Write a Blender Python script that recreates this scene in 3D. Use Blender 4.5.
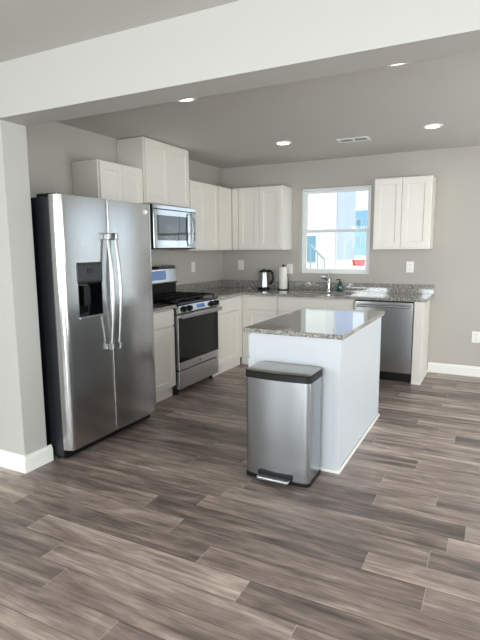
import bpy, bmesh, math, random
from mathutils import Matrix, Vector
random.seed(4)
for o in list(bpy.data.objects): bpy.data.objects.remove(o)
C = bpy.context.scene
COL = C.collection
PI = math.pi

# ------------------------------------------------------------ camera, light
cam_d = bpy.data.cameras.new('camera'); cam = bpy.data.objects.new('camera', cam_d); COL.objects.link(cam)
YAW, PITCH, ROLL, F_PX = -0.4732, -0.1445, -0.0068, 496.4
fw = Vector((math.sin(YAW)*math.cos(PITCH), math.cos(YAW)*math.cos(PITCH), math.sin(PITCH)))
rt = Vector((math.cos(YAW), -math.sin(YAW), 0)); up = rt.cross(fw)
r2 = rt*math.cos(ROLL)+up*math.sin(ROLL); u2 = up*math.cos(ROLL)-rt*math.sin(ROLL)
cam.matrix_world = Matrix(((r2.x, u2.x, -fw.x, 3.273), (r2.y, u2.y, -fw.y, -5.880), (r2.z, u2.z, -fw.z, 1.411), (0, 0, 0, 1)))
cam_d.sensor_fit = 'VERTICAL'; cam_d.sensor_height = 24.0; cam_d.lens = F_PX/640*24.0
cam_d.clip_start = 0.05; cam_d.clip_end = 400
C.camera = cam
C.view_settings.view_transform = 'Standard'; C.view_settings.look = 'None'
C.view_settings.exposure = 0.12; C.view_settings.gamma = 1.0; C.view_settings.use_curve_mapping = False
C.cycles.max_bounces = 10; C.cycles.diffuse_bounces = 6; C.cycles.glossy_bounces = 5
C.cycles.transparent_max_bounces = 12; C.cycles.caustics_reflective = False; C.cycles.caustics_refractive = False
C.cycles.sample_clamp_indirect = 6.0
try: C.cycles.use_denoising = True
except Exception: pass

world = bpy.data.worlds.new('world'); C.world = world; world.use_nodes = True
wt = world.node_tree; bg = wt.nodes['Background']
bg.inputs['Color'].default_value = (0.80, 0.89, 1.0, 1); bg.inputs['Strength'].default_value = 1.6

sun_d = bpy.data.lights.new('sun', 'SUN'); sun_d.energy = 1.6; sun_d.angle = 0.01; sun_d.color = (1, .95, .88)
sun = bpy.data.objects.new('sun', sun_d); COL.objects.link(sun)
sun.rotation_euler = Vector((-0.3, 0.62, -0.85)).to_track_quat('-Z', 'Y').to_euler()

def portal(name, loc, rot, sx, sy):
    d = bpy.data.lights.new(name, 'AREA'); d.shape = 'RECTANGLE'; d.size = sx; d.size_y = sy; d.cycles.is_portal = True
    o = bpy.data.objects.new(name, d); COL.objects.link(o); o.location = loc; o.rotation_euler = rot
RX, RY = 5.7, -9.2      # right wall plane and rear wall plane
KW = (3.24, 5.2, 0.62, 2.12)      # breakfast window, unseen, added at the right of the back wall for light
KR = (-3.0, -0.9, 0.06, 2.08)       # unseen glass door in the right wall, added to light the kitchen
DW_ = (-7.9, -5.1, 0.55, 2.1)        # unseen dining window in the right wall, added for its light
BW1 = (-1.3, 0.5, 0.75, 2.1); BW2 = (1.4, 4.2, 0.06, 2.1)   # rear wall openings behind the camera, put in to light the room
KWIN = (1.113, 1.962, 1.091, 2.116)  # kitchen window over the sink
def mid(a, b): return (a+b)/2
def fill_light(name, loc, rot, sx, sy, L, col):      # added fill lamp behind an unseen window opening, L = radiance
    d = bpy.data.lights.new(name, 'AREA'); d.shape = 'RECTANGLE'; d.size = sx; d.size_y = sy; d.energy = L*PI*sx*sy; d.color = col
    o = bpy.data.objects.new(name, d); COL.objects.link(o); o.location = loc; o.rotation_euler = rot
portal('daylight_breakfast', (mid(*KW[:2]), .16, mid(*KW[2:])), (-PI/2, 0, 0), KW[1]-KW[0], KW[3]-KW[2])
fill_light('fill_light_right', (RX+.16, mid(*KR[:2]), mid(*KR[2:])), (0, PI/2, 0), KR[3]-KR[2], KR[1]-KR[0], 6.5, (1, .98, .97))
fill_light('fill_light_dining', (RX+.16, mid(*DW_[:2]), mid(*DW_[2:])), (0, PI/2, 0), DW_[3]-DW_[2], DW_[1]-DW_[0], 10, (.97, .98, 1))
fill_light('fill_light_rear_a', (mid(*BW1[:2]), RY-.16, mid(*BW1[2:])), (PI/2, 0, 0), BW1[1]-BW1[0], BW1[3]-BW1[2], 14, (.95, .98, 1))
fill_light('fill_light_rear_b', (mid(*BW2[:2]), RY-.16, mid(*BW2[2:])), (PI/2, 0, 0), BW2[1]-BW2[0], BW2[3]-BW2[2], 14, (.95, .98, 1))
portal('daylight_kitchen', (mid(*KWIN[:2]), .16, mid(*KWIN[2:])), (-PI/2, 0, 0), KWIN[1]-KWIN[0], KWIN[3]-KWIN[2])

# ------------------------------------------------------------ materials
def srgb(r, g, b):
    f = lambda c: (c/255/12.92) if c/255 <= .04045 else ((c/255+.055)/1.055)**2.4
    return (f(r), f(g), f(b), 1)
def mat(name, col, rough=.5, metal=0, spec=.5, coat=0, aniso=0, emit=None, estr=0, bump=None):
    m = bpy.data.materials.new(name); m.use_nodes = True; nt = m.node_tree; p = nt.nodes['Principled BSDF']
    p.inputs['Base Color'].default_value = col; p.inputs['Roughness'].default_value = rough
    p.inputs['Metallic'].default_value = metal; p.inputs['Specular IOR Level'].default_value = spec
    p.inputs['Coat Weight'].default_value = coat; p.inputs['Anisotropic'].default_value = aniso
    if emit: p.inputs['Emission Color'].default_value = emit; p.inputs['Emission Strength'].default_value = estr
    if bump:
        sc, st, stretch = bump
        tc = nt.nodes.new('ShaderNodeNewGeometry'); mp = nt.nodes.new('ShaderNodeMapping'); mp.inputs['Scale'].default_value = stretch
        nz = nt.nodes.new('ShaderNodeTexNoise'); nz.inputs['Scale'].default_value = sc; nz.inputs['Detail'].default_value = 3
        bp = nt.nodes.new('ShaderNodeBump'); bp.inputs['Strength'].default_value = st; bp.inputs['Distance'].default_value = .002
        nt.links.new(tc.outputs['Position'], mp.inputs['Vector']); nt.links.new(mp.outputs[0], nz.inputs['Vector'])
        nt.links.new(nz.outputs['Fac'], bp.inputs['Height']); nt.links.new(bp.outputs[0], p.inputs['Normal'])
    return m
M = {}
M['wall'] = mat('wall_paint', srgb(181, 176, 170), .7, bump=(180, .12, (1, 1, 1)))
M['ceil'] = mat('ceiling_paint', srgb(196, 194, 188), .8, bump=(120, .12, (1, 1, 1)))
M['lit_wall'] = mat('lit_wall_paint', srgb(182, 180, 176), .6, bump=(180, .1, (1, 1, 1)))
M['trim'] = mat('trim_paint', srgb(236, 236, 232), .35)
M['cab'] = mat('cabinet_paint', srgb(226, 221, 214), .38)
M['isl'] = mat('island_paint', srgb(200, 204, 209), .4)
M['toe'] = mat('toe_paint', srgb(215, 212, 205), .5)
M['vinyl'] = mat('window_vinyl', srgb(238, 240, 240), .35)
M['steel'] = mat('brushed_steel', srgb(188, 188, 189), .2, 1)
M['steel_v'] = mat('steel_vertical_brush', srgb(176, 180, 184), .26, 1)
M['steel_bright'] = mat('bright_steel', srgb(172, 173, 174), .3, 1)
M['steel_mirror'] = mat('polished_steel', srgb(205, 206, 208), .1, 1)
M['gloss2'] = mat('reflective_black_glass', srgb(10, 11, 14), .04, spec=.8, coat=1)
M['steel_soft'] = mat('satin_steel', srgb(196, 197, 200), .34, 1)
M['sink'] = mat('sink_steel', srgb(105, 106, 108), .35, 1)
M['chrome'] = mat('chrome', srgb(225, 228, 230), .08, 1)
M['case'] = mat('dark_appliance_side', srgb(22, 24, 28), .42, bump=(500, .15, (1, 1, 1)))
M['black'] = mat('black_plastic', srgb(12, 13, 15), .45, spec=.3)
M['iron'] = mat('cast_iron', srgb(14, 14, 16), .55)
M['gloss'] = mat('black_glass', srgb(8, 9, 11), .08, spec=.3)
M['dgrey'] = mat('dark_grey_plastic', srgb(34, 36, 37), .35)
M['disp_refl'] = mat('display_reflection', srgb(52, 98, 170), .08, coat=.5)  # range plate and clock: bluish reflection painted into the base colour
M['plate'] = mat('outlet_plastic', srgb(235, 234, 228), .35)
M['slot'] = mat('outlet_slot', srgb(60, 58, 54), .5)
M['paper'] = mat('paper_towel', srgb(238, 236, 230), .9, bump=(300, .5, (1, 1, 1)))
M['soap'] = mat('green_soap', srgb(20, 70, 60), .15, coat=.5)
M['lamp'] = mat('lamp_lens', (1, 1, 1, 1), .5, emit=(1, .86, .66, 1), estr=22)
M['lid'] = mat('lid_steel', srgb(176, 172, 168), .32, 1)
M['red'] = mat('red_plastic', srgb(214, 60, 62), .5)
M['siding_white'] = mat('white_siding', srgb(240, 238, 232), .7)
M['siding_lav'] = mat('lavender_grey_siding', srgb(192, 200, 224), .7)
M['siding_blue'] = mat('blue_siding', srgb(140, 182, 216), .7)
M['roof'] = mat('roof_shingle', srgb(165, 170, 176), .8)
M['ext_glass'] = mat('outside_window_glass', srgb(120, 160, 175), .2)
M['lawn'] = mat('pale_gravel', srgb(214, 214, 208), .9, bump=(6, .6, (1, 1, 1)))
M['teal'] = mat('teal_panel', srgb(120, 165, 175), .5)

def glass_mat():
    m = bpy.data.materials.new('window_glass'); m.use_nodes = True; nt = m.node_tree; nt.nodes.clear()
    out = nt.nodes.new('ShaderNodeOutputMaterial'); mx = nt.nodes.new('ShaderNodeMixShader'); tr = nt.nodes.new('ShaderNodeBsdfTransparent')
    gl = nt.nodes.new('ShaderNodeBsdfGlossy'); lw = nt.nodes.new('ShaderNodeLayerWeight'); fr = nt.nodes.new('ShaderNodeMath'); gl.inputs['Roughness'].default_value = .0
    tr.inputs['Color'].default_value = (.95, .975, .97, 1); fr.operation = 'MULTIPLY_ADD'; lw.inputs['Blend'].default_value = .12; nt.links.new(lw.outputs['Facing'], fr.inputs[0]); fr.inputs[1].default_value = .3; fr.inputs[2].default_value = .008
    nt.links.new(fr.outputs[0], mx.inputs[0]); nt.links.new(tr.outputs[0], mx.inputs[1]); nt.links.new(gl.outputs[0], mx.inputs[2])
    nt.links.new(mx.outputs[0], out.inputs[0]); return m
M['glass'] = glass_mat()

def floor_mat():
    m = bpy.data.materials.new('vinyl_plank'); m.use_nodes = True; nt = m.node_tree; p = nt.nodes['Principled BSDF']
    N = nt.nodes.new; L = nt.links.new
    geo = N('ShaderNodeNewGeometry'); sep = N('ShaderNodeSeparateXYZ'); L(geo.outputs['Position'], sep.inputs[0])
    def math_(op, a, b=None, c=None):
        n = N('ShaderNodeMath'); n.operation = op
        for i, x in enumerate((a, b, c)):
            if x is None: continue
            if isinstance(x, (int, float)): n.inputs[i].default_value = x
            else: L(x, n.inputs[i])
        return n.outputs[0]
    W, LEN = 0.1437, 1.204
    yy = math_('DIVIDE', math_('ADD', sep.outputs['Y'], 3.704), W); row = math_('FLOOR', yy); fy = math_('FRACT', yy)
    wn = N('ShaderNodeTexWhiteNoise'); wn.noise_dimensions = '1D'; L(row, wn.inputs['W'])
    def is_(a, k): return math_('COMPARE', a, k, .5)
    start = {0: 3.082, -1: 2.826, -2: 3.095, -3: 2.143, -4: 2.418, -5: 1.482, -6: 1.652, 3: 2.747, 4: 3.058}    # where a board ends, per row
    rowm = {k: is_(row, k) for k in start}
    known = 0; off = 0
    for k, m_ in rowm.items(): known = math_('ADD', m_, known); off = math_('MULTIPLY_ADD', m_, start[k], off)
    rnd = math_('MULTIPLY', math_('MULTIPLY', wn.outputs['Value'], 5.0), math_('SUBTRACT', 1.0, known))
    xx = math_('DIVIDE', math_('SUBTRACT', sep.outputs['X'], math_('ADD', off, rnd)), LEN)
    colm = math_('FLOOR', xx); fx = math_('FRACT', xx)
    cell = N('ShaderNodeCombineXYZ'); L(colm, cell.inputs[0]); L(row, cell.inputs[1])
    wn2 = N('ShaderNodeTexWhiteNoise'); wn2.noise_dimensions = '3D'; L(cell.outputs[0], wn2.inputs['Vector'])
    tone = {(-1, -1): .08, (-1, 0): .85, (-2, -1): .2, (-2, 0): .75, (0, -1): .35, (0, 0): .12, (-4, 0): .08, (-4, -1): .85, (-3, 0): .45, (-3, -1): .2,
            (-5, 0): .85, (-5, -1): .15, (-6, 0): .5, (-6, -1): .25, (3, 0): .7, (3, -1): .25, (4, 0): .2, (4, -1): .65, (-4, -2): .6}
    colmask = {k: is_(colm, k) for k in (-2, -1, 0)}; msum = 0; tsum = 0
    for (a, b), v_ in tone.items():
        q = math_('MULTIPLY', rowm[a], colmask[b]); msum = math_('ADD', q, msum); tsum = math_('MULTIPLY_ADD', q, v_, tsum)
    board = math_('ADD', tsum, math_('MULTIPLY', wn2.outputs['Value'], math_('SUBTRACT', 1.0, msum)))
    # grain stretched along the plank, shifted per plank
    sh = N('ShaderNodeVectorMath'); sh.operation = 'SCALE'; L(wn2.outputs['Color'], sh.inputs[0]); sh.inputs['Scale'].default_value = 37
    ad = N('ShaderNodeVectorMath'); ad.operation = 'ADD'; L(geo.outputs['Position'], ad.inputs[0]); L(sh.outputs[0], ad.inputs[1])
    def noise(scale, sx, sy, detail, rough=.55, dist=0):
        mp = N('ShaderNodeMapping'); mp.inputs['Scale'].default_value = (sx, sy, 1); L(ad.outputs[0], mp.inputs['Vector'])
        n = N('ShaderNodeTexNoise'); n.inputs['Scale'].default_value = scale; n.inputs['Detail'].default_value = detail
        n.inputs['Roughness'].default_value = rough; n.inputs['Distortion'].default_value = dist; L(mp.outputs[0], n.inputs['Vector']); return n.outputs['Fac']
    n1 = noise(1.0, 1.3, 17, 5, .62, .5); n2 = noise(1.0, 5, 120, 4, .65); n3 = noise(1.0, 2.6, 9, 3, .55, 1.4)
    v = math_('ADD', math_('MULTIPLY', board, .40), math_('MULTIPLY', math_('SUBTRACT', n1, .5), 1.45))
    v = math_('ADD', v, math_('MULTIPLY', math_('SUBTRACT', n2, .5), .75))
    v = math_('ADD', v, math_('MULTIPLY', math_('SUBTRACT', n3, .5), .8))
    v = math_('ADD', v, .30)
    cr = N('ShaderNodeValToRGB'); L(v, cr.inputs[0]); e = cr.color_ramp.elements
    e[0].position = 0.0; e[0].color = srgb(76, 66, 63); e[1].position = 1.0; e[1].color = srgb(204, 186, 175)
    x = e.new(.3); x.color = srgb(114, 101, 96); x = e.new(.6); x.color = srgb(152, 135, 127)
    # seams
    s1 = math_('LESS_THAN', fy, .016); s2 = math_('LESS_THAN', fx, .0022); seam = math_('MAXIMUM', s1, s2)
    mx = N('ShaderNodeMix'); mx.data_type = 'RGBA'; L(seam, mx.inputs['Factor']); L(cr.outputs[0], mx.inputs[6]); 
    sc = N('ShaderNodeMix'); sc.data_type = 'RGBA'; L(s2, sc.inputs['Factor']); sc.inputs[6].default_value = srgb(72, 64, 60); sc.inputs[7].default_value = srgb(176, 168, 160)
    L(sc.outputs[2], mx.inputs[7]); L(mx.outputs[2], p.inputs['Base Color'])
    p.inputs['Roughness'].default_value = .36; p.inputs['Specular IOR Level'].default_value = .45
    bp = N('ShaderNodeBump'); bp.inputs['Strength'].default_value = .15; bp.inputs['Distance'].default_value = .002; L(n2, bp.inputs['Height']); L(bp.outputs[0], p.inputs['Normal'])
    return m
M['floor'] = floor_mat()

def granite():
    m = bpy.data.materials.new('speckled_granite'); m.use_nodes = True; nt = m.node_tree; p = nt.nodes['Principled BSDF']
    N = nt.nodes.new; L = nt.links.new; geo = N('ShaderNodeNewGeometry')
    def vor(s):
        v = N('ShaderNodeTexVoronoi'); v.inputs['Scale'].default_value = s; L(geo.outputs['Position'], v.inputs['Vector'])
        w = N('ShaderNodeTexWhiteNoise'); w.noise_dimensions = '3D'; L(v.outputs['Color'], w.inputs['Vector']); return w.outputs['Value']
    a = vor(135); b = vor(250); nz = N('ShaderNodeTexNoise'); nz.inputs['Scale'].default_value = 9; L(geo.outputs['Position'], nz.inputs['Vector'])
    c1 = N('ShaderNodeValToRGB'); c1.color_ramp.interpolation = 'CONSTANT'; L(a, c1.inputs[0]); e = c1.color_ramp.elements
    e[0].position = 0; e[0].color = srgb(58, 56, 55); e[1].position = .16; e[1].color = srgb(118, 116, 113)
    for q, cc in ((.40, (152, 149, 144)), (.60, (92, 90, 89)), (.74, (200, 196, 190)), (.90, (140, 124, 112))): x = e.new(q); x.color = srgb(*cc)
    c2 = N('ShaderNodeValToRGB'); c2.color_ramp.interpolation = 'CONSTANT'; L(b, c2.inputs[0]); e = c2.color_ramp.elements
    e[0].position = 0; e[0].color = srgb(52, 51, 51); e[1].position = .22; e[1].color = srgb(128, 126, 124)
    for q, cc in ((.55, (164, 160, 156)), (.8, (216, 212, 208))): x = e.new(q); x.color = srgb(*cc)
    mx = N('ShaderNodeMix'); mx.data_type = 'RGBA'; L(nz.outputs['Fac'], mx.inputs['Factor']); L(c1.outputs[0], mx.inputs[6]); L(c2.outputs[0], mx.inputs[7])
    L(mx.outputs[2], p.inputs['Base Color']); p.inputs['Roughness'].default_value = .07; p.inputs['Specular IOR Level'].default_value = .6
    p.inputs['Coat Weight'].default_value = .5; p.inputs['Coat Roughness'].default_value = .03
    return m
M['granite'] = granite()

# ------------------------------------------------------------ geometry helpers
class B:
    def __init__(s): s.bm = bmesh.new()
    def box(s, x0, x1, y0, y1, z0, z1):
        v = [s.bm.verts.new((x, y, z)) for x in (x0, x1) for y in (y0, y1) for z in (z0, z1)]
        for f in ((0, 1, 3, 2), (4, 6, 7, 5), (0, 4, 5, 1), (2, 3, 7, 6), (0, 2, 6, 4), (1, 5, 7, 3)): s.bm.faces.new([v[i] for i in f])
        return s
    def prism(s, pts, a0, a1, axis='z'):
        def P(p, a):
            return {'z': (p[0], p[1], a), 'x': (a, p[0], p[1]), 'y': (p[0], a, p[1])}[axis]
        lo = [s.bm.verts.new(P(p, a0)) for p in pts]; hi = [s.bm.verts.new(P(p, a1)) for p in pts]; n = len(pts)
        s.bm.faces.new(lo[::-1]); s.bm.faces.new(hi)
        for i in range(n): s.bm.faces.new((lo[i], lo[(i+1) % n], hi[(i+1) % n], hi[i]))
        return s
    def rings(s, rings, cap=True):
        R = [[s.bm.verts.new(p) for p in r] for r in rings]; n = len(R[0])
        for a, b in zip(R, R[1:]):
            for i in range(n): s.bm.faces.new((a[i], a[(i+1) % n], b[(i+1) % n], b[i]))
        if cap: s.bm.faces.new(R[0][::-1]); s.bm.faces.new(R[-1])
        return s
    def lathe(s, cx, cy, prof, n=32):
        return s.rings([[(cx+r*math.cos(2*PI*i/n), cy+r*math.sin(2*PI*i/n), z) for i in range(n)] for r, z in prof])
    def cyl(s, p0, p1, r, n=20, r1=None):
        p0 = Vector(p0); p1 = Vector(p1); d = (p1-p0).normalized(); a = d.orthogonal().normalized(); b = d.cross(a); r1 = r if r1 is None else r1
        return s.rings([[p+(a*math.cos(2*PI*i/n)+b*math.sin(2*PI*i/n))*q for i in range(n)] for p, q in ((p0, r), (p1, r1))])
    def tube(s, path, r, n=12, flat=1.0, side=None):
        path = [Vector(p) for p in path]; R = []
        for i, p in enumerate(path):
            d = (path[min(i+1, len(path)-1)]-path[max(i-1, 0)]).normalized()
            a = (Vector(side) if side else Vector((.31, .2, .93)).cross(d)).normalized(); a = (a-d*a.dot(d)).normalized(); b = d.cross(a)
            rr = r[i] if isinstance(r, (list, tuple)) else r
            R.append([p+a*math.cos(2*PI*k/n)*rr+b*math.sin(2*PI*k/n)*rr*flat for k in range(n)])
        return s.rings(R)
    def door(s, x0, x1, y, z0, z1, t=.02, st=.058, rec=.007):
        """recessed centre door; front looks to -y, front plane at y, body t deep behind it"""
        V = lambda x, yy, z: s.bm.verts.new((x, yy, z)); F = s.bm.faces.new
        ob = [V(x0, y+t, z0), V(x1, y+t, z0), V(x1, y+t, z1), V(x0, y+t, z1)]
        of = [V(x0, y, z0), V(x1, y, z0), V(x1, y, z1), V(x0, y, z1)]
        i = st; nf = [V(x0+i, y, z0+i), V(x1-i, y, z0+i), V(x1-i, y, z1-i), V(x0+i, y, z1-i)]
        i = st+.004; nb = [V(x0+i, y+rec, z0+i), V(x1-i, y+rec, z0+i), V(x1-i, y+rec, z1-i), V(x0+i, y+rec, z1-i)]
        F(ob)
        for k in range(4):
            j = (k+1) % 4
            F((ob[k], of[k], of[j], ob[j])); F((of[k], nf[k], nf[j], of[j])); F((nf[k], nb[k], nb[j], nf[j]))
        F(nb[::-1]); return s
    def build(s, name, m, parent=None, mtx=None, bevel=0, smooth=False, loc=None):
        bmesh.ops.recalc_face_normals(s.bm, faces=s.bm.faces[:])
        if mtx is not None: bmesh.ops.transform(s.bm, matrix=mtx, verts=s.bm.verts[:])
        off = None
        if parent is not None:
            off = Vector((0, 0, 0)); p = parent
            while p is not None: off += p.location; p = p.parent
        elif loc is not None: off = Vector(loc)
        if off is not None: bmesh.ops.translate(s.bm, vec=-off, verts=s.bm.verts[:])
        me = bpy.data.meshes.new(name); s.bm.to_mesh(me); s.bm.free(); me.materials.append(M[m] if isinstance(m, str) else m)
        if smooth:
            me.polygons.foreach_set('use_smooth', [True]*len(me.polygons)); me.set_sharp_from_angle(angle=math.radians(38))
        o = bpy.data.objects.new(name, me); COL.objects.link(o)
        if parent is not None: o.parent = parent
        elif loc is not None: o.location = loc
        if bevel:
            b = o.modifiers.new('bevel', 'BEVEL'); b.width = bevel; b.segments = 2; b.limit_method = 'ANGLE'; b.angle_limit = math.radians(40)
        return o
def tag(o, label, cat, group=None):
    o['label'] = label; o['category'] = cat
    if group: o['group'] = group
    return o
def thing(name, loc, label, cat, group=None):
    o = bpy.data.objects.new(name, None); COL.objects.link(o); o.location = loc; o.empty_display_size = .1
    return tag(o, label, cat, group)
def struct(o): o['kind'] = 'structure'; return o
def rrect(x0, x1, y0, y1, r, n=6):
    P = []
    for cx, cy, a in ((x1-r, y1-r, 0), (x0+r, y1-r, 90), (x0+r, y0+r, 180), (x1-r, y0+r, 270)):
        for k in range(n+1): t = math.radians(a+90*k/n); P.append((cx+r*math.cos(t), cy+r*math.sin(t)))
    return P

# ------------------------------------------------------------ room shell
H = 2.44
def wall(name, axis, a0, a1, t0, t1, holes, m='wall', z1=H):
    """wall along axis ('x' or 'y') from a0 to a1, thickness t0..t1, rectangular holes (h0,h1,z0,z1)"""
    b = B(); cuts = sorted({a0, a1, *[h[0] for h in holes], *[h[1] for h in holes]})
    for p, q in zip(cuts, cuts[1:]):
        hs = sorted([h for h in holes if h[0] <= p+1e-6 and h[1] >= q-1e-6], key=lambda h: h[2]); z = 0
        for h in hs+[None]:
            e = h[2] if h else z1
            if e > z+1e-6:
                if axis == 'x': b.box(p, q, t0, t1, z, e)
                else: b.box(t0, t1, p, q, z, e)
            if h: z = h[3]
    return struct(b.build(name, m))
struct(B().box(-2.7, RX+.15, RY-.15, .15, -.06, 0).build('floor', 'floor'))
struct(B().box(-2.7, RX+.15, RY-.15, .15, H, H+.1).build('ceiling', 'ceil'))
wall('wall_back', 'x', -.12, RX+.15, 0, .14, [KWIN, KW])
wall('wall_left', 'y', -3.70, 0, -.12, 0, [])
PX, PY0, PY1 = .683, -3.835, -3.66
wall('wall_partition', 'x', -2.6, PX, PY0, PY1, [], m='lit_wall', z1=H)
wall('wall_right', 'y', RY, 0, RX, RX+.14, [KR, DW_])
wall('wall_rear', 'x', -2.6, RX+.15, RY-.14, RY, [BW1, BW2])
wall('wall_dining', 'y', RY, PY0, -2.7, -2.6, [])
BM0, BM1, BMZ = -3.865, -3.68, 2.150
struct(B().box(PX-.002, RX, BM0, PY1, BMZ, H).box(-2.6, PX, BM0, PY0-.001, BMZ, H).build('trim_1', 'lit_wall'))
# partition and beam use a paler wall paint copy, standing in for brighter light
def baseboard(name, pts_out, z=.095):
    return None
def bb_prof(t=.015, h=.112): return [(0, 0), (t, 0), (t, h*.78), (t*.55, h*.86), (t*.45, h*.97), (0, h)]
def bb_x(name, x0, x1, y, s):   # baseboard along x on plane y, protruding towards s (-1 or 1)
    struct(B().prism([(y+s*p[0], p[1]) for p in bb_prof()], x0, x1, 'x').build(name, 'trim'))
def bb_y(name, y0, y1, x, s):
    struct(B().prism([(x+s*p[0], p[1]) for p in bb_prof()], y0, y1, 'y').build(name, 'trim'))
bb_x('baseboard_back', 2.66, RX, 0, -1)
bb_x('baseboard_partition', -2.6, PX+.0137, PY0, -1)
bb_y('baseboard_partition_end', PY0-.0137, PY1+.035, PX, 1)
bb_y('baseboard_right', -.9, -.015, RX, -1); bb_y('baseboard_right_dining', RY+.015, -3.0, RX, -1); bb_x('baseboard_rear', -2.6, 1.4, RY, 1)

# ------------------------------------------------------------ windows
def window(name, axis, rect, plane, inward, mull=1, rail=True, depth=.05):
    """vinyl window in a hole; axis the wall runs along; plane = inner wall plane; inward = +1/-1 direction from room to outside"""
    a0, a1, z0, z1 = rect
    root = bpy.data.objects.new(name, None); COL.objects.link(root)
    def bx(b, p, q, d0, d1, e, f):
        t0, t1 = sorted((plane+inward*d0, plane+inward*d1))
        return b.box(p, q, t0, t1, e, f) if axis == 'x' else b.box(t0, t1, p, q, e, f)
    root.location = (mid(a0, a1), plane+inward*.07, z0) if axis == 'x' else (plane+inward*.07, mid(a0, a1), z0)
    struct(root)
    b = B(); f = .026
    bx(b, a0, a1, depth, .12, z0, z0+f); bx(b, a0, a1, depth, .12, z1-f, z1); bx(b, a0, a0+f, depth, .12, z0+f, z1-f); bx(b, a1-f, a1, depth, .12, z0+f, z1-f)
    struct(b.build('window_frame', 'vinyl', root, bevel=.003))
    zm = mid(z0, z1)-.012
    def sash(nm, s0, s1, d0, d1):
        b = B(); w = .03; p, q = a0+f, a1-f
        bx(b, p, q, d0, d1, s0, s0+w); bx(b, p, q, d0, d1, s1-w, s1); bx(b, p, p+w, d0, d1, s0+w, s1-w); bx(b, q-w, q, d0, d1, s0+w, s1-w)
        o = struct(b.build(nm, 'vinyl', root, bevel=.003))
        for k in range(mull):
            c = p+(q-p)*(k+1)/(mull+1); g = B(); bx(g, c-.005, c+.005, d0+.008, d1-.012, s0+w, s1-w); struct(g.build('grille_bar', 'vinyl', o))
        g = B(); c = mid(d0, d1); bx(g, p+w, q-w, c+.004, c+.006, s0+w, s1-w); struct(g.build('pane', 'glass', o))
    if rail:
        sash('lower_sash', z0+f, zm+.034, depth+.006, depth+.032); sash('upper_sash', zm-.002, z1-f, depth+.036, depth+.062)
    else: sash('sash', z0+f, z1-f, depth+.01, depth+.05)
    return root
window('window_1', 'x', KWIN, 0, 1)
window('window_2', 'x', KW, 0, 1, mull=2)
window('window_3', 'y', DW_, RX, 1, mull=2)
window('window_6', 'y', KR, RX, 1, mull=1, rail=False)
window('window_4', 'x', BW1, RY, -1, mull=1)
window('window_5', 'x', BW2, RY, -1, mull=1, rail=False)

# ------------------------------------------------------------ outside
g = B(); prof = [(.16, -.3), (3, -.2), (7.5, .45), (9, .62), (70, .7), (70, -1), (.16, -1)]
g.prism([(p[0], p[1]) for p in prof], -40, 30, 'x')
struct(g.build('ground_outside', 'lawn'))
struct(B().box(-40, 60, -60, -9.4, -.4, -.3).build('ground_outside_rear', 'lawn')); struct(B().box(5.1, 60, -9.4, .16, -.4, -.3).build('ground_outside_side', 'lawn'))
def house(name, x0, x1, y0, y1, z0, z1, m, label, wins, roof=True, side_wins=()):
    r = thing(name, (mid(x0, x1), mid(y0, y1), z0), label, 'house')
    b = B().box(x0, x1, y0, y1, z0, z1); b.build('walls', m, r)
    if roof:
        e = .35; ym = mid(y0, y1); B().prism([(y0-e, z1), (y1+e, z1), (y1+e, z1+.12), (ym, z1+1.9), (y0-e, z1+.12)], x0-.25, x1+.25, 'x').build('roof', 'roof', r)
    for a, c, e, f in wins:
        w = B().box(a-.03, c+.03, y0-.04, y0, e-.03, f+.03).build('window_frame', 'trim', r)
        B().box(a, c, y0-.06, y0-.041, e, f).build('pane', 'ext_glass', w)
    return r
house('white_house', -9.5, -2.6, 13.0, 14.4, .6, 6.2, 'siding_white', 'sunlit white sided house filling the left panes of the kitchen window', [(-3.62, -3.02, .85, 1.85)])
house('pale_lavender_house', -13, -4.9, 24.0, 26.5, .6, 12.0, 'siding_lav', 'tall lavender grey house wall in the middle of the window view', [])
house('blue_house', -16, -5.0, 40.0, 46, .6, 4.7, 'siding_blue', 'distant pale blue house behind the lavender one', [(a, a+.4, z, z+.8) for a in (-8.2, -7.3, -6.4) for z in (1.5, 3.1)], roof=False)
tx_, ty_ = -1.86, 15.2
t = thing('storage_tote', (tx_, ty_, .63), 'small red plastic tote on the pale ground outside the window', 'box')
b = B(); b.rings([[(x, y, .635) for x, y in rrect(tx_-.21, tx_+.21, ty_-.15, ty_+.15, .03)], [(x, y, .84) for x, y in rrect(tx_-.24, tx_+.24, ty_-.17, ty_+.17, .03)]]); b.build('tub', 'red', t)
B().prism(rrect(tx_-.255, tx_+.255, ty_-.18, ty_+.18, .04), .84, .875).build('lid', 'red', t, bevel=.008)
t = thing('stair_rail', (-2.7, 12.3, .63), 'grey sloping hand rail in front of the white house outside', 'railing')
B().tube([(-3.0, 12.3, 1.50), (-2.45, 12.3, .95)], .04, 8).build('hand_rail', 'roof', t)
for x, z in ((-3.0, 1.5), (-2.72, 1.22), (-2.45, .95)): B().cyl((x, 12.3, .62), (x, 12.3, z), .025, 8).build('post', 'roof', t)

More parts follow.
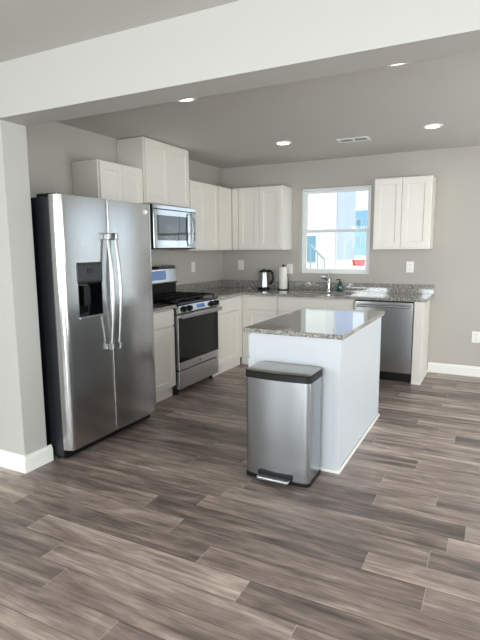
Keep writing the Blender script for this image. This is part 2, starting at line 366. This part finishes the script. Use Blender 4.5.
# ------------------------------------------------------------ ceiling lights, vent
lights = [(1.29, -2.83, 'recessed ceiling light above the refrigerator, beside the beam'),
          (1.328, -1.11, 'recessed ceiling light deep in the kitchen, above the corner counter'),
          (2.715, -2.86, 'recessed ceiling light above the island, close behind the beam'),
          (2.722, -1.13, 'recessed ceiling light deep in the kitchen, above the dishwasher side')]
for x, y, lb in lights:
    t = thing('recessed_light', (x, y, H), lb, 'ceiling light', 'recessed kitchen ceiling lights')
    n = 40; b = B(); ring = lambda r, z: [(x+r*math.cos(2*PI*i/n), y+r*math.sin(2*PI*i/n), z) for i in range(n)]
    b.rings([ring(.085, H), ring(.083, H-.006), ring(.062, H-.008), ring(.056, H-.001)], cap=False); b.build('trim_ring', 'trim', t, smooth=True)
    b = B(); b.rings([ring(.058, H-.001), ring(.05, H-.0035)]); b.build('lens', 'lamp', t)
vx0, vx1, vy0, vy1 = 1.835, 2.135, -1.01, -.85
t = thing('ceiling_vent', (mid(vx0, vx1), mid(vy0, vy1), H), 'white rectangular air register in the kitchen ceiling', 'vent')
b = B(); f = .022
b.box(vx0, vx1, vy0, vy0+f, H-.008, H).box(vx0, vx1, vy1-f, vy1, H-.008, H).box(vx0, vx0+f, vy0+f, vy1-f, H-.008, H).box(vx1-f, vx1, vy0+f, vy1-f, H-.008, H).box(mid(vx0, vx1)-.008, mid(vx0, vx1)+.008, vy0+f, vy1-f, H-.008, H)
b.build('frame', 'trim', t, bevel=.002)
B().box(vx0+f, vx1-f, vy0+f, vy1-f, H-.0015, H-.0005).build('duct_backing', 'slot', t)
b = B()
for k in range(7):
    y = vy0+f+.008+k*.0155; b.prism([(y, H-.007), (y+.0015, H-.007), (y+.008, H-.002), (y+.0065, H-.002)], vx0+f, vx1-f, 'x')
b.build('louvers', 'plate', t)

# ------------------------------------------------------------ outlets
def outlet(x, y, z, face, label, switch=False):
    t = thing('wall_switch' if switch else 'wall_outlet', (x, y, z), label, 'switch' if switch else 'outlet', None if switch else 'white duplex outlets')
    mt = Matrix.Translation((x, y, z)) @ (Matrix.Rotation(PI/2, 4, 'Z') if face == 'x' else Matrix())
    B().box(-.041, .041, -.006, 0, -.062, .062).build('cover_plate', 'plate', t, mt, bevel=.003)
    if switch: B().prism([(-.006, -.03), (-.011, -.03), (-.006, .03)], -.016, .016, 'x').build('rocker', 'trim', t, mt); return
    for s in (-1, 1):
        r = B().prism(rrect(-.017, .017, s*.026-.014, s*.026+.014, .009), .006, .009)
        o = r.build('receptacle', 'trim', t, mt @ Matrix.Rotation(PI/2, 4, 'X'), bevel=.001)
        q = B().box(-.009, -.006, -.0096, -.009, s*.026-.004, s*.026+.006).box(.006, .009, -.0096, -.009, s*.026-.004, s*.026+.006).box(-.002, .002, -.0096, -.009, s*.026-.011, s*.026-.007)
        q.build('slots', 'slot', o, mt)
outlet(0, -.733, 1.183, 'x', 'white outlet on the left wall between range and corner')
outlet(.283, 0, 1.186, 'y', 'white outlet on the back wall under the corner cabinet')
outlet(.972, 0, 1.145, 'y', 'white wall switch beside the paper towels', True)
outlet(2.42, 0, 1.184, 'y', 'white outlet under the upper cabinet at the right of the window')
outlet(3.135, 0, .437, 'y', 'low white outlet on the bare wall past the counter end')

# ------------------------------------------------------------ cabinets
LEFT = lambda y0: Matrix.Translation((0, y0, 0)) @ Matrix.Rotation(PI/2, 4, 'Z')   # local +x -> world +y, local -y -> world +x
BACK = lambda x0: Matrix.Translation((x0, 0, 0))
def cabinet(name, mt, w, depth, z0, z1, fronts, label, toe=False, filler=(), mat_='cab', ext=0):
    base = mt @ Vector((w/2, -depth/2, z0)); t = thing(name, base, label, 'cabinet')
    D = depth-.02; b = B()
    if toe: b.box(-ext, w, -(D-.03), -.002, z0, z0+.1); b.box(0, w, -D, -.002, z0+.1, z1)
    else: b.box(0, w, -D, -.002, z0, z1)
    b.build('carcass', mat_, t, mt, bevel=.0015)
    for k, x0, x1, a, c in fronts:
        b = B()
        if k == 'door': b.door(x0, x1, -depth, a, c); b.build('door', mat_, t, mt, bevel=.0015)
        else: b.box(x0, x1, -depth, -depth+.02, a, c); b.build(k, mat_, t, mt, bevel=.003)
    return t
UB, UT, UD = 1.384, 2.134, .327
# left run uppers
YR0, YR1 = -2.039, -1.278       # range bay
cabinet('wall_cabinet', LEFT(-2.625), .584, .305, UB, 2.146, [('door', .012, .290, UB+.012, 2.134), ('door', .294, .572, UB+.012, 2.134)],
        'white two-door wall cabinet rising behind the top of the refrigerator')
cabinet('wall_cabinet', LEFT(YR0+.001), .759, UD, 1.829, 2.434, [('door', .012, .378, 1.841, 2.420), ('door', .382, .747, 1.841, 2.420)],
        'white raised two-door wall cabinet above the microwave')
cabinet('wall_cabinet', LEFT(YR1+.001), .619, UD, UB, UT, [('door', .012, .307, UB+.012, UT-.012), ('door', .311, .607, UB+.012, UT-.012)],
        'white wall cabinet directly at the right of the microwave')
cabinet('wall_cabinet', LEFT(-.658), .655, UD, UB, UT, [('filler_panel', .008, .325, UB+.012, UT-.012)],
        'white plain-fronted corner wall cabinet where the two walls meet')
cabinet('wall_cabinet', BACK(.3278), .672, UD, UB, UT, [('filler_panel', .0005, .086, UB+.012, UT-.012), ('door', .092, .367, UB+.012, UT-.012), ('door', .371, .656, UB+.012, UT-.012)],
        'white wall cabinet on the back wall at the left of the window')
cabinet('wall_cabinet', BACK(2.064), .589, UD, UB, UT, [('door', .012, .292, UB+.02, UT-.012), ('door', .296, .577, UB+.02, UT-.012)],
        'white two-door wall cabinet at the right of the window')
# base cabinets
CH = .889; CT = .03; BZ = CH-CT
drz0, drz1 = .70, BZ-.015
cabinet('base_cabinet', LEFT(-2.645), .604, .62, 0, BZ, [('drawer_front', .014, .590, drz0, drz1), ('door', .014, .590, .115, .685)],
        'narrow white base cabinet between refrigerator and range', toe=True)
cabinet('base_cabinet', LEFT(YR1+.002), .674, .62, 0, BZ, [('drawer_front', .014, .560, drz0, drz1), ('door', .014, .560, .115, .685)],
        'white base cabinet between range and inside corner', toe=True)
t = cabinet('base_cabinet', BACK(.602), .455, .62, 0, BZ, [('drawer_front', .08, .441, drz0, drz1), ('door', .08, .441, .115, .685)],
        'white base cabinet under the electric kettle', toe=True, ext=.031)
cabinet('base_cabinet', BACK(1.059), .899, .62, 0, BZ, [('false_front', .014, .885, drz0, drz1), ('door', .014, .447, .115, .685), ('door', .451, .885, .115, .685)],
        'wide white sink base cabinet under the window', toe=True)
t = thing('cabinet_end_panel', (2.61, -.31, 0), 'white end panel closing the counter beside the dishwasher', 'panel')
B().box(2.568, 2.652, -.62, -.002, 0, BZ).build('panel', 'cab', t, bevel=.002)
b = B().box(2.652, 2.662, -.62, -.002, 0, .02).box(2.568, 2.662, -.63, -.62, 0, .02); b.build('shoe_moulding', 'trim', t, bevel=.003)

# ------------------------------------------------------------ countertops
BS = .1
t = thing('granite_countertop', (.32, -2.34, BZ), 'short speckled granite counter between refrigerator and range', 'countertop')
B().box(.002, .645, -2.65, YR0-.003, BZ, CH).build('slab', 'granite', t, bevel=.004)
B().box(.002, .022, -2.65, YR0-.003, CH, CH+BS).build('backsplash', 'granite', t, bevel=.002)
t = thing('granite_countertop', (1.3, -.32, BZ), 'long L-shaped speckled granite counter with the sink', 'countertop')
SX0, SX1, SY0, SY1 = 1.13, 1.86, -.53, -.14
b = B(); cx1 = 2.688
xs = [.002, .645, SX0, SX1, cx1]; ys = [YR1+.004, -.645, SY0, SY1, -.002]
cells = {(i, j) for i in range(4) for j in range(4) if (j > 0 or i == 0) and not (i == 2 and j == 2)}
vc = {}
def gv(i, j, z):
    if (i, j, z) not in vc: vc[(i, j, z)] = b.bm.verts.new((xs[i], ys[j], z))
    return vc[(i, j, z)]
for i, j in cells:
    for z in (BZ, CH): b.bm.faces.new([gv(i, j, z), gv(i+1, j, z), gv(i+1, j+1, z), gv(i, j+1, z)])
    for di, dj, p, q in ((-1, 0, (i, j), (i, j+1)), (1, 0, (i+1, j), (i+1, j+1)), (0, -1, (i, j), (i+1, j)), (0, 1, (i, j+1), (i+1, j+1))):
        if (i+di, j+dj) not in cells: b.bm.faces.new([gv(*p, BZ), gv(*q, BZ), gv(*q, CH), gv(*p, CH)])
b.build('slab', 'granite', t, bevel=.004)
B().box(.002, .022, YR1+.004, -.022, CH, CH+BS).build('backsplash', 'granite', t, bevel=.002)
B().box(.002, cx1, -.022, -.002, CH, CH+BS).build('backsplash', 'granite', t, bevel=.002)
# sink
t = thing('kitchen_sink', (mid(SX0, SX1), mid(SY0, SY1), .70), 'stainless undermount sink set in the granite under the window', 'sink')
b = B(); o_, i_ = rrect(SX0-.01, SX1+.01, SY0-.01, SY1+.01, .05), rrect(SX0+.002, SX1-.002, SY0+.002, SY1-.002, .05)
bt = rrect(SX0+.02, SX1-.02, SY0+.02, SY1-.02, .06)
b.rings([[(x, y, BZ-.001) for x, y in i_], [(x, y, .70) for x, y in bt]], cap=False); b.bm.faces.new([b.bm.verts.new((x, y, .70)) for x, y in bt])
b.build('basin', 'sink', t, smooth=True)
B().lathe(mid(SX0, SX1), mid(SY0, SY1), [(.045, .7005), (.045, .704), (.03, .7045), (.028, .702)]).build('drain', 'chrome', t, smooth=True)
# faucet
fx, fy = 1.505, -.085
t = thing('faucet', (fx, fy, CH), 'chrome single-lever faucet behind the sink', 'faucet')
B().lathe(fx, fy, [(.03, CH), (.03, CH+.008), (.022, CH+.014), (.021, CH+.11), (.023, CH+.13), (.018, CH+.15), (.004, CH+.155)]).build('body', 'chrome', t, smooth=True)
B().tube([(fx, fy, CH+.105), (fx-.01, fy-.05, CH+.15), (fx-.03, fy-.11, CH+.172), (fx-.05, fy-.16, CH+.165), (fx-.058, fy-.185, CH+.135)], [.016, .016, .016, .018, .019]).build('spout', 'chrome', t, smooth=True)
B().tube([(fx, fy, CH+.15), (fx-.002, fy+.005, CH+.19), (fx-.008, fy+.022, CH+.225)], [.012, .010, .008]).build('lever', 'chrome', t, smooth=True)
# soap
sx, sy = 1.64, -.075
t = thing('soap_dispenser', (sx, sy, CH), 'dark green soap bottle with pump beside the faucet', 'bottle')
B().lathe(sx, sy, [(.030, CH), (.033, CH+.01), (.033, CH+.075), (.024, CH+.095), (.013, CH+.102)]).build('bottle', 'soap', t, smooth=True)
B().lathe(sx, sy, [(.014, CH+.102), (.014, CH+.118), (.006, CH+.12), (.006, CH+.142)]).tube([(sx, sy, CH+.14), (sx-.02, sy-.02, CH+.143), (sx-.035, sy-.035, CH+.135)], .006).build('pump', 'black', t, smooth=True)
# kettle
kx, ky = .675, -.135
t = thing('electric_kettle', (kx, ky, CH), 'steel electric kettle with black handle on the corner counter', 'kettle')
B().lathe(kx, ky, [(.066, CH), (.068, CH+.006), (.066, CH+.022), (.06, CH+.026)]).build('base', 'black', t, smooth=True)
B().lathe(kx, ky, [(.062, CH+.026), (.062, CH+.05), (.057, CH+.13), (.050, CH+.195)]).build('body', 'steel_bright', t, smooth=True)
B().lathe(kx, ky, [(.051, CH+.195), (.050, CH+.208), (.035, CH+.218), (.012, CH+.222), (.01, CH+.232), (.001, CH+.234)]).build('lid', 'black', t, smooth=True)
B().prism([(kx-.047, ky-.016), (kx-.047, ky+.016), (kx-.078, ky)], CH+.165, CH+.2).build('spout', 'steel_bright', t, bevel=.003)
B().tube([(kx+.046, ky, CH+.205), (kx+.075, ky, CH+.212), (kx+.102, ky, CH+.185), (kx+.108, ky, CH+.13), (kx+.092, ky, CH+.08), (kx+.058, ky, CH+.055)], [.014, .015, .014, .013, .012, .011], side=(0, 1, 0)).build('handle', 'black', t, smooth=True)
t.scale = (1.14, 1.14, 1.1)
# paper towel
tx, ty = .935, -.125
t = thing('paper_towel_holder', (tx, ty, CH), 'upright paper towel holder with a white roll left of the sink', 'paper towel')
B().lathe(tx, ty, [(.07, CH), (.07, CH+.008), (.06, CH+.012)]).build('base', 'black', t, smooth=True)
b = B(); n = 36; R = lambda r, z: [(tx+r*math.cos(2*PI*i/n), ty+r*math.sin(2*PI*i/n), z) for i in range(n)]
b.rings([R(.018, CH+.013), R(.052, CH+.013), R(.052, CH+.282), R(.018, CH+.282), R(.018, CH+.014)], cap=False); b.build('paper_roll', 'paper', t, smooth=True)
B().lathe(tx, ty, [(.006, CH+.012), (.006, CH+.290), (.014, CH+.293), (.016, CH+.303), (.010, CH+.313), (.001, CH+.315)]).build('post', 'black', t, smooth=True)
B().tube([(tx+.066, ty, CH+.01), (tx+.074, ty, CH+.08), (tx+.062, ty, CH+.14), (tx+.056, ty, CH+.20)], .003).build('tension_arm', 'black', t, smooth=True)

# ------------------------------------------------------------ island
IX0, IX1, IY0, IY1 = 1.815, 2.492, -2.995, -1.75; ov = .022
t = thing('kitchen_island', (mid(IX0, IX1), mid(IY0, IY1), 0), 'white kitchen island cabinet standing free in the room', 'kitchen island')
x0, x1, y0, y1 = IX0+ov+.022, IX1-ov, IY0+ov, IY1-ov
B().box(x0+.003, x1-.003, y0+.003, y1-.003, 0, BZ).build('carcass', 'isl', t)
for (a, c, e, f) in ((x0, x0+.04, y0, y0+.02), (x1-.04, x1, y0, y0+.02), (x1-.02, x1, y0+.0201, y0+.04), (x1-.02, x1, y1-.04, y1), (x0, x0+.04, y1-.02, y1)):
    B().box(a, c, e, f, 0, BZ).build('corner_trim', 'isl', t, bevel=.001)
b = B().box(x0-.012, x1+.012, y0-.012, y0, 0, .022).box(x1, x1+.012, y0, y1+.012, 0, .022); b.build('shoe_moulding', 'trim', t, bevel=.004)
ML = Matrix.Translation((x0, y1, 0)) @ Matrix.Rotation(-PI/2, 4, 'Z')    # doors on the range side
Wd = (y1-y0)/2
for k in range(2):
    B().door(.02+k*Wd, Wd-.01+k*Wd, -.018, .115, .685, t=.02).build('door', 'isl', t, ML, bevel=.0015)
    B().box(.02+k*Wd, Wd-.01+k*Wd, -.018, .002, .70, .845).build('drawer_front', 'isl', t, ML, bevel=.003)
o = B().prism(rrect(IX0, IX1, IY0, IY1, .012, 4), BZ, CH).build('island_countertop', 'granite', None, loc=(mid(IX0, IX1), mid(IY0, IY1), BZ), bevel=.003)
tag(o, 'polished granite slab on top of the white island', 'countertop')

# ------------------------------------------------------------ trash can
TX0, TX1, TY0, TY1, TH = 1.948, 2.374, -3.247, -2.995, .635
t = thing('trash_can', (mid(TX0, TX1), mid(TY0, TY1), 0), 'tall rectangular stainless pedal bin against the end of the island', 'trash can')
def binring(x0, x1, y0, y1, r, z, bow=.012, n=8):
    P = []
    for cx, cy, a in ((x1-r, y1-r, 0), (x0+r, y1-r, 90), (x0+r, y0+r, 180), (x1-r, y0+r, 270)):
        for k in range(n+1):
            th = math.radians(a+90*k/n); P.append([cx+r*math.cos(th), cy+r*math.sin(th), z])
        if a == 180:
            for k in range(1, 8):
                u = k/8; P.append([x0+r+(x1-x0-2*r)*u, y0-bow*math.sin(PI*u), z])
    return P
b = B(); b.rings([binring(TX0+.006, TX1-.006, TY0+.006, TY1-.004, .03, .022), binring(TX0+.004, TX1-.004, TY0+.004, TY1-.004, .03, .64)]); b.build('bin_body', 'steel_v', t, smooth=True)
b = B(); b.rings([binring(TX0+.002, TX1-.002, TY0+.002, TY1-.002, .032, 0), binring(TX0+.002, TX1-.002, TY0+.002, TY1-.002, .032, .022)]); b.build('base_ring', 'black', t, smooth=True)
b = B(); b.rings([binring(TX0, TX1, TY0, TY1, .034, .634), binring(TX0, TX1, TY0, TY1, .034, .672), binring(TX0+.004, TX1-.004, TY0+.004, TY1-.004, .032, .677)]); b.build('rim', 'black', t, smooth=True)
b = B(); b.rings([binring(TX0+.006, TX1-.006, TY0+.006, TY1-.006, .03, .676), binring(TX0+.012, TX1-.012, TY0+.012, TY1-.012, .028, .681), binring(TX0+.05, TX1-.05, TY0+.05, TY1-.05, .02, .684)]); b.build('lid', 'lid', t, smooth=True)
b = B(); b.box(2.05, 2.27, TY0-.016, TY0-.002, .022, .062); b.build('pedal_slot', 'black', t, bevel=.004)
b = B(); b.prism([(x, y) for x, y in rrect(2.058, 2.262, TY0-.062, TY0-.006, .012)], .026, .040); b.build('pedal', 'steel_soft', t, bevel=.003)

# ------------------------------------------------------------ refrigerator
FY0, FY1, FS = -3.612, -2.660, -3.168
t = thing('refrigerator', (.45, mid(FY0, FY1), 0), 'stainless side-by-side refrigerator with dispenser and black sides', 'refrigerator')
B().box(.04, .775, FY0+.006, FY1-.006, .03, 1.735).build('case', 'case', t, bevel=.004)
B().box(.2, .785, FY0+.02, FY1-.02, .015, .075).build('base_grille', 'black', t, bevel=.003)
for y in (FY0+.05, FY1-.05): B().cyl((.70, y, 0), (.70, y, .03), .022).build('foot', 'black', t, smooth=True)
for y in (FY0+.05, FY1-.05): B().box(.66, .82, y-.035, y+.035, 1.7355, 1.757).build('hinge_cover', 'black', t, bevel=.006)
def fprof(y0, y1, ya, yb, n=14, r=.022):
    """outer edge of a contoured door between ya and yb, door itself spans y0..y1"""
    P = []
    for k in range(n+1):
        y = ya+(yb-ya)*k/n; u = (y-y0)/(y1-y0); x = .842+.020*math.sin(PI*min(max(u, 0), 1))**.7
        P.append((x, y))
    return P
def fdoor(name, y0, y1, ro, hole=None):
    b = B(); xb = .785
    def seg(ya, yb, z0, z1, xb=xb):
        ys = [ya+(yb-ya)*k/20 for k in range(21)]; P = []
        if ro > 0 and ya <= y0+1e-6: ys += [y0+e for e in (.0006, .0015, .003, .0045, .006)]
        if ro < 0 and yb >= y1-1e-6: ys += [y1-e for e in (.0006, .0015, .003, .0045, .006)]
        ys.sort()
        for y in ys:
            e = min(y-y0, y1-y); r = .006; x = .860-.006*((y-mid(y0, y1))/(y1-y0)*2)**2
            if e < r and (y-y0 < y1-y) != (ro < 0): x -= r-math.sqrt(max(r*r-(r-e)**2, 0))
            P.append((x, y))
        if ya <= y0+1e-6 and ro < 0:
            P = [(.792, y0)]+[(.860-.006-.062*(1-math.sqrt(max(1-(1-e/.026)**2, 0))), y0+e) for e in (.0005, .0015, .0035, .0065, .010, .0145, .0195, .0245)]+[p for p in P if p[1] > y0+.027]
        if yb >= y1-1e-6 and ro > 0:
            P = [p for p in P if p[1] < y1-.027]+[(.860-.006-.062*(1-math.sqrt(max(1-(1-e/.026)**2, 0))), y1-e) for e in (.0245, .0195, .0145, .010, .0065, .0035, .0015, .0005)]+[(.792, y1)]
        b.prism(P+[(xb, yb), (xb, ya)], z0, z1)
    Z0, Z1 = .085, 1.748
    if hole:
        ha, hb, hz0, hz1 = hole
        seg(y0, y1, Z0, hz0); seg(y0, y1, hz1, Z1); seg(y0, ha, hz0, hz1); seg(hb, y1, hz0, hz1)
    else: seg(y0, y1, Z0, Z1)
    return b.build(name, 'steel', t, smooth=True)
hole = (-3.480, -3.256, .962, 1.322)
dl = fdoor('freezer_door', FY0, FS-.0025, -1, hole); dr = fdoor('fresh_food_door', FS+.0025, FY1, 1)
ha, hb, hz0, hz1 = hole
d = B().box(.786, .800, ha, hb, hz0, hz1).box(.8, .858, ha, ha+.006, hz0, hz1).box(.8, .858, hb-.006, hb, hz0, hz1).box(.8, .858, ha+.006, hb-.006, hz0, hz0+.006).build('dispenser_recess', 'gloss', t, bevel=.001)
B().prism([(.80, 1.175), (.862, 1.185), (.866, 1.20), (.866, 1.31), (.862, 1.322), (.80, 1.322)], ha-.002, hb+.002, 'y').build('dispenser_panel', 'dgrey', t, bevel=.003)
B().prism(rrect(ha+.08, hb-.08, 1.25, 1.285, .01), .8665, .868, 'x').build('dispenser_display', 'gloss', t)
B().box(.802, .83, mid(ha, hb)-.03, mid(ha, hb)+.03, 1.03, 1.16).build('dispenser_paddle', 'black', t, bevel=.004)
B().box(.802, .872, ha-.003, hb+.003, .950, .966).build('drip_tray', 'steel_bright', t, bevel=.004)
def fhandle(y):
    path = []; 
    for k in range(17):
        u = k/16; path.append((  .883+.030*math.sin(PI*u), y, .725+(1.49-.725)*u))
    h = B().tube(path, .0145, 12, flat=.75, side=(0, 1, 0)).build('door_handle', 'steel_bright', t, smooth=True)
    for z in (.72, 1.495): B().box(.857, .903, y-.015, y+.015, z-.024, z+.024).build('handle_bracket', 'steel_bright', h, bevel=.006)
fhandle(-3.205); fhandle(-3.128)
B().cyl((.855, -2.775, 1.686), (.861, -2.745, 1.686), .02, 24).build('round_emblem', 'plate', t, bevel=.001)

# ------------------------------------------------------------ range
ya, yb = YR0+.003, YR1-.003; RXF = .652
t = thing('gas_range', (.33, mid(ya, yb), 0), 'stainless gas range with black oven glass, knobs and black grates', 'stove')
B().box(.03, RXF-.04, ya, yb, .05, .875).build('body', 'case', t, bevel=.003)
for y in (ya+.05, yb-.05):
    for x in (.10, .58): B().cyl((x, y, 0), (x, y, .05), .02).build('foot', 'black', t, smooth=True)
B().prism([(.03, .875), (RXF+.005, .875), (RXF+.01, .885), (RXF+.002, .9), (.03, .9)], ya, yb, 'y').build('cooktop', 'gloss', t, bevel=.003)
b = B().prism([(RXF-.04, .795), (RXF+.018, .795), (RXF+.026, .81), (RXF+.008, .874), (RXF-.04, .874)], ya, yb, 'y'); b.build('control_panel', 'steel', t, bevel=.004)
for y in (ya+.075, ya+.165, yb-.165, yb-.075):
    n_ = Vector((.064, 0, .018)).normalized(); c = Vector((RXF+.016, y, .838))
    k = B().cyl(c, c+n_*.008, .031, 24).cyl(c+n_*.008, c+n_*.036, .025, 24, r1=.021).build('knob', 'black', t, bevel=.002, smooth=True)
    B().box(-.004, .004, -.002, .003, -.018, .018).build('knob_pointer', 'dgrey', k, Matrix.Translation(c+n_*.037))
c = B().prism([(RXF+.0205, .822), (RXF+.0225, .822), (RXF+.0125, .862), (RXF+.0105, .862)], mid(ya, yb)-.075, mid(ya, yb)+.075, 'y').build('center_plate', 'disp_refl', t)
# oven door
dz0, dz1 = .25, .785
od = B().box(RXF-.038, RXF, ya+.003, yb-.003, dz0, dz1).build('oven_door', 'steel_soft', t, bevel=.004)
B().box(RXF-.001, RXF+.004, ya+.004, yb-.004, .325, .755).build('oven_glass', 'gloss', od, bevel=.003)
hz = .775
B().prism(rrect(RXF+.035, RXF+.060, hz-.021, hz+.021, .010), ya+.012, yb-.012, 'y').build('oven_handle', 'steel_bright', od, smooth=True)
for y in (ya+.04, yb-.04): B().box(RXF, RXF+.045, y-.012, y+.012, hz-.012, hz+.012).build('handle_bracket', 'steel_bright', od, bevel=.003)
B().cyl((RXF, mid(ya, yb), .287), (RXF+.002, mid(ya, yb), .287), .012, 20).build('round_emblem', 'dgrey', od)
B().box(RXF-.038, RXF, ya+.003, yb-.003, .065, .24).build('storage_drawer', 'steel_soft', t, bevel=.004)
# grates & burners
for k in range(3):
    g0 = ya+.02+k*.2415; g1 = g0+.233; b = B(); zt = .935
    for y in (g0, g1-.012): b.box(.11, .62, y, y+.012, zt-.012, zt)
    for x in (.11, .278, .44, .608): b.box(x, x+.012, g0, g1, zt-.012, zt)
    ym = mid(g0, g1)-.006; b.box(.11, .62, ym, ym+.012, zt-.012, zt)
    for x in (.11, .608):
        for y in (g0, g1-.012): b.box(x, x+.012, y, y+.012, .9, zt-.012)
    b.build('burner_grate', 'iron', t, bevel=.002)
for x, y, r in ((.22, ya+.137, .04), (.50, ya+.137, .05), (.36, mid(ya, yb), .045), (.22, yb-.137, .04), (.50, yb-.137, .035)):
    B().lathe(x, y, [(r+.01, .9), (r+.01, .908), (r, .909), (r, .918), (r-.006, .92)], 24).build('burner_cap', 'iron', t, smooth=True)
# backguard
P = [(.03, .9), (.085, .9), (.085, 1.02), (.105, 1.04), (.11, 1.07), (.095, 1.175), (.075, 1.205), (.03, 1.205)]
bgd = B().prism([(.03, 1.03), (.135, 1.03), (.15, 1.045), (.135, 1.19), (.115, 1.222), (.09, 1.232), (.03, 1.232)], ya+.004, yb-.004, 'y').build('backguard', 'steel', t, bevel=.01, smooth=False)
B().box(.03, .128, ya+.01, yb-.01, .9, 1.03).build('backguard_riser', 'black', t, bevel=.003)
s_ = (.135-.15)/(1.19-1.045)
b = B(); px = lambda z: .15+s_*(z-1.045)
b.prism([(px(1.08), 1.08), (px(1.08)+.003, 1.08), (px(1.175)+.003, 1.175), (px(1.175), 1.175)], mid(ya, yb)-.16, mid(ya, yb)+.16, 'y').build('clock_display', 'disp_refl', t)

# ------------------------------------------------------------ microwave
mz0, mz1 = 1.402, 1.826; MX = .398
t = thing('microwave_oven', (.2, mid(ya, yb), mz0), 'stainless over-the-range microwave under the raised wall cabinet', 'microwave')
B().box(.003, MX-.04, ya, yb, mz0, mz1).build('case', 'black', t, bevel=.003)
B().box(MX-.04, MX-.006, ya+.002, yb-.002, mz0+.002, mz1-.002).build('front_frame', 'black', t, bevel=.002)
dy1 = yb-.115
md = B().box(MX-.02, MX, ya+.004, dy1, mz0+.010, mz1-.045).build('microwave_door', 'steel_mirror', t, bevel=.005)
B().box(MX-.001, MX+.002, ya+.06, dy1-.045, mz0+.085, mz1-.10).build('door_glass', 'gloss2', md, bevel=.001)
B().box(MX-.02, MX, ya+.004, yb-.004, mz1-.042, mz1-.004).build('vent_grille', 'steel_mirror', t, bevel=.003)
B().box(MX-.02, MX-.001, dy1+.003, yb-.004, mz0+.010, mz1-.045).build('control_panel', 'steel_bright', t, bevel=.003)
B().box(MX-.001, MX+.001, dy1+.02, yb-.02, mz0+.085, mz1-.10).build('keypad', 'gloss2', t)
hy = dy1-.018
h = B().tube([(MX+.022, hy, mz0+.03), (MX+.036, hy, mz0+.10), (MX+.042, hy, mid(mz0, mz1)-.02), (MX+.036, hy, mz1-.12), (MX+.022, hy, mz1-.06)], .010, 12, side=(0, 1, 0)).build('door_handle', 'steel_bright', md, smooth=True)
for z in (mz0+.035, mz1-.068): B().box(MX, MX+.026, hy-.008, hy+.008, z-.009, z+.009).build('handle_bracket', 'steel_bright', md, bevel=.002)

# ------------------------------------------------------------ dishwasher
dx0, dx1 = 1.962, 2.563
t = thing('dishwasher', (mid(dx0, dx1), -.3, 0), 'stainless dishwasher built in under the counter right of the sink', 'dishwasher')
B().box(dx0, dx1, -.585, -.03, .02, BZ-.006).build('tub', 'black', t)
B().box(dx0+.02, dx1-.02, -.56, -.5, .0, .10).build('kick_plate', 'black', t)
dd = B().box(dx0+.003, dx1-.003, -.622, -.586, .10, BZ-.016).build('dishwasher_door', 'steel', t, bevel=.004)
B().tube([(dx0+.03, -.66, .80), (mid(dx0, dx1), -.668, .80), (dx1-.03, -.66, .80)], .014, 12, flat=1.0).build('bar_handle', 'steel_bright', dd, smooth=True)
for x in (dx0+.05, dx1-.05): B().box(x-.01, x+.01, -.66, -.62, .79, .81).build('handle_bracket', 'steel_bright', dd, bevel=.002)
